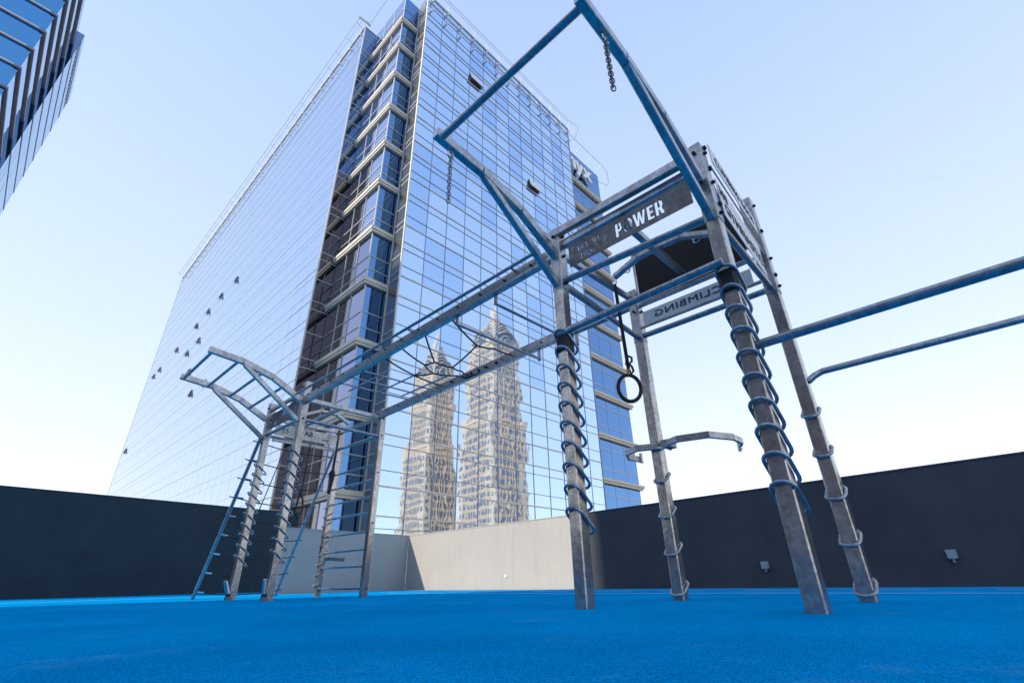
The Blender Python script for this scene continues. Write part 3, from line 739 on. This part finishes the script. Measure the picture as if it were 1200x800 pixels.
for i in range(30):
    v_ = YL+.5+i*(YB-YL-1)/29
    rail = MB(); outr.append(rail); rail.beam((XL+.2, v_, ZT+.1), (XL-.8, v_, ZT+.5), .05, .05)
    lampm.tube([(XL-.02, v_, ZT-.8), (XL-.25, v_, ZT-.8)], .08, 8)
cab.tube([(XL-.8, YL, ZT+.5), (XL-.8, YB, ZT+.5)], .025, 6); cab.tube([(XL-.45, YL, ZT+.5), (XL-.45, YB, ZT+.5)], .02, 6)
cab.tube([(XL-.8, YL, ZT+.5), (BX-1.0, YL-.4, ZT+.5), (BX-1.0, BY-1., ZT+.9), (XC-.6, YR-.65, ZT+.65), (XC, YR-.65, ZT+.65)], .025, 6)
rail = MB(); outr.append(rail); rail.box((XL-.9, YL-.25, ZT+.46), (XL+.4, YL-.05, ZT+.54))
for i, u in enumerate((RX+1.2, RX+3.7, RX+6.3, RX+8.8, RX+11.2)):
    rail = MB(); outr.append(rail); rail.beam((u+.0, WY+.1, WT+.02), (u, WY-1.3, WT+.7), .07, .07)
rail = MB(); outr.append(rail); rail.beam((WX-.1, WY+.3, WT-.6), (WX+2.2, WY, WT-.2), .07, .07)
cab.tube([(RX+1.4, WY-1.3, WT+.7), (RX+11.2, WY-1.3, WT+.7), (WX+1.0, WY-1.1, WT+.6), (WX+2.3, WY-.4, WT+.1), (WX+2.4, WY+.4, WT-.4)], .03, 6)
[a_.build('roof_outrigger', M['whitepaint'], bl) for a_ in outr]; cab.build('roof_cable', M['cable'], bl, True); lampm.build('facade_floodlight', M['whitepaint'], bl, True)
# open vent windows
for y, z in ((52.68, 30.83), (57.78, 31.0), (62.2, 30.75), (66.67, 30.45), (62.68, 26.89), (67.13, 26.7), (74.93, 29.89), (83.59, 29.63), (86.96, 29.54), (58.51, 18.97), (53.78, 18.78), (89.36, 18.45), (62.7, 22.76)):
    a = MB(); yw = .30; h = .85
    a.prism([(XL-.05, z+h/2), (XL-.09, z+h/2), (XL-.30, z-h/2), (XL-.26, z-h/2)], y-yw, y+yw)
    v_ = a.build('vent_window', M['glass_side'], bl)
    MB().box((XL-.03, y-yw, z-h/2), (XL-.018, y+yw, z+h/3)).build('opening', M['core'], v_)
    MB().poly([(XL-.05, y-yw+.02, z+h/2), (XL-.27, y-yw+.02, z-h/2), (XL-.04, y-yw+.02, z-h/2)]).build('stay', M['soffit'], v_)
for x, z in ((19.8, 43.7), (27.85, 35.6)):
    a = MB(); a.prism([(YR-.06, z+.5), (YR-.11, z+.5), (YR-.36, z-.5), (YR-.31, z-.5)], x-.78, x+.78, 'x')
    v_ = a.build('vent_window', M['whitepaint'], bl)  # pane painted white to carry its pale reflection
    MB().box((x-.78, YR-.04, z-.5), (x+.78, YR-.03, z+.5)).build('opening', M['core'], v_)
    MB().box((x-.78, YR-.37, z-.56), (x+.78, YR-.30, z-.49)).build('sill', M['soffit'], v_)

# ------------------------------------------------------------------ left tower
lt = empty('corner_tower', (-6.05, 28.7, -15.5), 'blue glass tower with brown floor ledges at the top left of the view', 'building')
S = .53; LX, LY0, LY1, LY2, LT = -10.8*S, 51.3*S, 62.3*S, 74.5*S, 61.4*S
MB().box((-28, LY0+.1, -15.5), (LX-.1, LY2-.03, LT-.1)).build('wall', M['core'], lt)
fh = 2.72*S; nfl = 33
for k in range(nfl):
    z1 = 62.2*S-k*fh; z0 = z1-fh
    if k == 0: z1 = LT
    window('x', LX, LY0, LY1, [z1, z0+.05], (1, 0, 0), M['glass_left'], lt, 'side_window', tilt=.0008)
    for i in range(3):
        a = LX-3.6*i; window('y', LY0, a-3.6, a, [z1, z0+.05], (0, -1, 0), M['glass_lfront'], lt)
    MB().box((LX-.2, LY0-.10, z0-.05), (LX+.09, LY1-.02, z0+.06)).build('floor_ledge', M['soffit'], lt)
    MB().box((LX-10.8, LY0-.11, z0-.01), (LX-.21, LY0+.03, z0+.09)).build('front_ledge', M['mullion_pale'], lt)
    if k < 20:
        for i in range(2):
            bx = LX-4.3-4.4*i
            MB().box((bx-3, LY0-.8, z0-.07), (bx, LY0-.12, z0+.5)).build('balcony', M['ledge'], lt)
fx = LX+.3
for i in range(9):
    a = LY1+(LY2-LY1)*i/9; b2 = LY1+(LY2-LY1)*(i+1)/9
    w_ = MB(); w_.close = False
    for z1, z0 in ((LT+.3, 20), (20, 8), (8, -4), (-4, -15.5)): pane_quad(w_, (fx, a, z0), (fx, b2, z0), (fx, b2, z1), (fx, a, z1), (1, 0, 0), .0005)
    w_.build('curtain_panel', M['glass_lfar'], lt)
fm = MB()
for i in range(30): fm.box((fx, LY1, LT-.4-i*fh-.02), (fx+.025, LY2, LT-.4-i*fh+.02))
fm.build('mullion', M['glass_dark'], lt)
MB().box((LX-.1, LY1, -15.5), (fx-.01, LY2-.02, LT+.28)).build('side_return', M['glass_dark'], lt)
vt = MB().box((fx, LY1+.05, LT-1.0), (fx+.015, LY2-.2, LT-.5))
for i in range(int((LY2-LY1-.5)/.39)): vt.box((fx+.01, LY1+.2+i*.39, LT-.62), (fx+.04, LY1+.4+i*.39, LT-.52)); vt.box((fx+.01, LY1+.2+i*.39, LT-.92), (fx+.04, LY1+.4+i*.39, LT-.82))
vt.build('vent_grille', M['mullion_dark'], lt)

# unseen block added left of the deck to shade it and darken post reflections
db = empty('shade_block', (-32, 8, -15.5), 'unseen dark brown block added left of the deck for shade and dark reflections', 'building')
MB().box((-44, -14, -15.5), (-26, 19.3, 26)).build('wall', M['soffit'], db)
for k in range(10):
    z = 22-4.2*k; MB().box((-26.1, -13.5, z), (-25.9, 19, z+2.4)).build('window_band', M['glass_dim'], db)
MB().box((-44.1, -14.1, 26), (-25.9, 19.4, 26.5)).build('parapet', M['core'], db)

# ------------------------------------------------------------------ the twin towers behind the camera (seen mirrored in the glass)
def art_deco(name, x, y, w, ztop_shaft, zcrown, zspire, label, mirror=-1):
    t = empty(name, (x, y, -15.5), label, 'building', 'twin art deco towers')
    z0 = -15.5; d = w
    st = MB(); tr = MB(); gl = MB()
    levels = [(0, z0, ztop_shaft*.62), (w*.055, ztop_shaft*.62, ztop_shaft*.84), (w*.11, ztop_shaft*.84, ztop_shaft)]
    for ins, a, b_ in levels:
        st.box((x+ins, y-w+ins, a), (x+w-ins, y-ins, b_))
        tr.box((x+ins-.35, y-w+ins-.35, b_-1.2), (x+w-ins+.35, y-ins+.35, b_-.2))
        # corner piers
        for cx in (x+ins, x+w-ins-2.2):
            for cy in (y-w+ins, y-ins-2.2): tr.box((cx-.25, cy-.25, a), (cx+2.45, cy+2.45, b_+1.6))
        fl = 3.6; n = int((b_-a-2)/fl); nb = 7
        inner = w-2*ins-5.4; bw = inner/nb
        for k in range(n):
            zz = a+1+k*fl
            if zz < -12: continue
            for i in range(nb):
                u = 2.7+ins+i*bw
                gl.box((x+u+bw*.18, y-ins-.3, zz), (x+u+bw*.82, y-ins+.06, zz+2.2))
                gl.box((x+ins-.06, y-w+u+bw*.18, zz), (x+ins+.3, y-w+u+bw*.82, zz+2.2))
            for cx in (x+ins+.6, x+w-ins-1.7):
                gl.box((cx, y-ins-.2, zz), (cx+1.0, y-ins+.30, zz+1.9))
            for cy in (y-w+ins+.6, y-ins-1.7):
                gl.box((x+ins-.30, cy, zz), (x+ins+.2, cy+1.0, zz+1.9))
        for i in range(nb+1):
            u = 2.7+ins+i*bw
            tr.box((x+u-.16, y-ins-.1, a), (x+u+.16, y-ins+.28, b_-1)); tr.box((x+ins-.28, y-w+u-.16, a), (x+ins+.1, y-w+u+.16, b_-1))
    st.build('shaft', M['stone'], t); tr.build('stone_trim', M['stone_trim'], t); o = gl.build('window', M['towerglass'], t); o['kind'] = 'stuff'
    # crown: stacked shrinking arches on each face, then a spire
    cr = MB(); ca = MB(); cg = MB(); zc = ztop_shaft; hh = zcrown-ztop_shaft; ww = w*.78; cx, cy = x+w/2, y-w/2
    nA = 5
    for k in range(nA):
        f = 1-k/nA*.92; half = ww/2*f; b0 = zc+hh*(k/nA)*.9; H = hh*.42*(f*.75+.25)
        prof = [(-half, b0-.5)]+[(-half*math.cos(math.pi*j/14), b0+H*math.sin(math.pi*j/14)) for j in range(15)]+[(half, b0-.5)]
        dep = ww/2*f
        cr.prism([(cx+a, z) for a, z in prof], cy-dep*.98, cy+dep*.98); cr.prism([(cy+a, z) for a, z in prof], cx-dep*.98, cx+dep*.98, 'x')
        for s_ in (.98, .70, .42):
            for fac in (0, 1):
                pts = [(-half*s_*math.cos(math.pi*j/14), b0+H*s_*math.sin(math.pi*j/14)) for j in range(15)]
                if fac: ca.tube([(cx+a, cy+dep, z) for a, z in pts], .38, 6)
                else: ca.tube([(cx-dep, cy+a, z) for a, z in pts], .38, 6)
        for j in range(5):
            a = -half*.7+half*1.4*j/4; hz = H*.62*math.cos(a/half*1.3)
            cg.box((cx+a-half*.1, cy+dep-.3, b0), (cx+a+half*.1, cy+dep+.12, b0+hz)); cg.box((cx-dep-.12, cy+a-half*.1, b0), (cx-dep+.3, cy+a+half*.1, b0+hz))
    cr.build('crown', M['towerglass'], t, True); ca.build('crown_arch', M['stone_trim'], t, True); cg.build('crown_window', M['towerglass'], t)
    sp = MB(); sp.tube([(cx, cy, zcrown-hh*.12), (cx, cy, zcrown+2), (cx, cy, (zcrown+zspire)/2), (cx, cy, zspire)], 1, 8, radii=[w*.09, w*.05, w*.022, .15])
    sp.build('spire', M['stone_trim'], t, True); return t
art_deco('stone_tower', 144.9, 45.8-150, 22., 108, 127, 145, 'nearer cream art deco tower with arched crown and spire, mirrored in the glass facade')
art_deco('stone_tower', 138., 45.8-190, 19., 100, 121, 139, 'farther cream art deco tower with arched crown, left one in the glass reflection')

# ------------------------------------------------------------------ sun and sky
az = math.atan2(math.cos(R(70)), -math.sin(R(70)))          # direction towards the sun, world angle from +x
el = R(33)
sd = Vector((math.cos(az)*math.cos(el), math.sin(az)*math.cos(el), math.sin(el)))
sl = bpy.data.lights.new('sun', 'SUN'); sl.energy = 3.0; sl.angle = R(.53); sl.color = (1., .92, .80)
so = bpy.data.objects.new('sun', sl); col.objects.link(so); so.rotation_euler = sd.to_track_quat('Z', 'Y').to_euler(); so.location = (0, 0, 90)
wd = bpy.data.worlds.new('World'); scn.world = wd; wd.use_nodes = True; nt = wd.node_tree
bg = nt.nodes['Background']; sky = nd(nt, 'ShaderNodeTexSky', sky_type='NISHITA')
sky.sun_disc = False; sky.sun_elevation = el; sky.sun_rotation = math.pi/2-az
sky.air_density = 1.0; sky.dust_density = .15; sky.ozone_density = 1.0; sky.altitude = 0
SK = .10; HZ = .62
sc_ = nd(nt, 'ShaderNodeVectorMath', operation='MULTIPLY'); sc_.inputs[1].default_value = (SK*1.02, SK*.96, SK)
nt.links.new(sky.outputs[0], sc_.inputs[0])
tc = nd(nt, 'ShaderNodeTexCoord'); sx_ = nd(nt, 'ShaderNodeSeparateXYZ'); nt.links.new(tc.outputs['Generated'], sx_.inputs[0])
hz = ramp(nt, sx_.outputs[2], [(0, (.92, .91, .95)), (.12, (.87, .885, .955)), (.4, (.68, .785, .95)), (.9, (.44, .60, .94))])
mx = nd(nt, 'ShaderNodeMix', data_type='RGBA'); mx.inputs[0].default_value = HZ
nt.links.new(sc_.outputs[0], mx.inputs[6]); nt.links.new(hz, mx.inputs[7])
nt.links.new(mx.outputs[2], bg.inputs[0]); bg.inputs[1].default_value = 1.0

# ------------------------------------------------------------------ camera
F = Vector((0.6486480122895031, 0.6143518675141146, 0.4492521998107481))
Rt = Vector((0.6944449964636424, -0.7192940156712483, -0.019033284165946057))
Up = Vector((-0.31145128517873927, -0.32432684425044067, 0.8932022139801614))
cd = bpy.data.cameras.new('camera'); cd.sensor_width = 36; cd.lens = 559.03/1200*36; cd.clip_start = .02; cd.clip_end = 12000
co = bpy.data.objects.new('camera', cd); col.objects.link(co)
mt = Matrix((Rt, Up, -F)).transposed().to_4x4(); mt.translation = Vector((0, 0, .16674)); co.matrix_world = mt
scn.camera = co
scn.view_settings.view_transform = 'Standard'; scn.view_settings.look = 'None'; scn.view_settings.exposure = .66; scn.view_settings.gamma = 1
scn.cycles.max_bounces = 8; scn.cycles.glossy_bounces = 5; scn.cycles.use_denoising = True
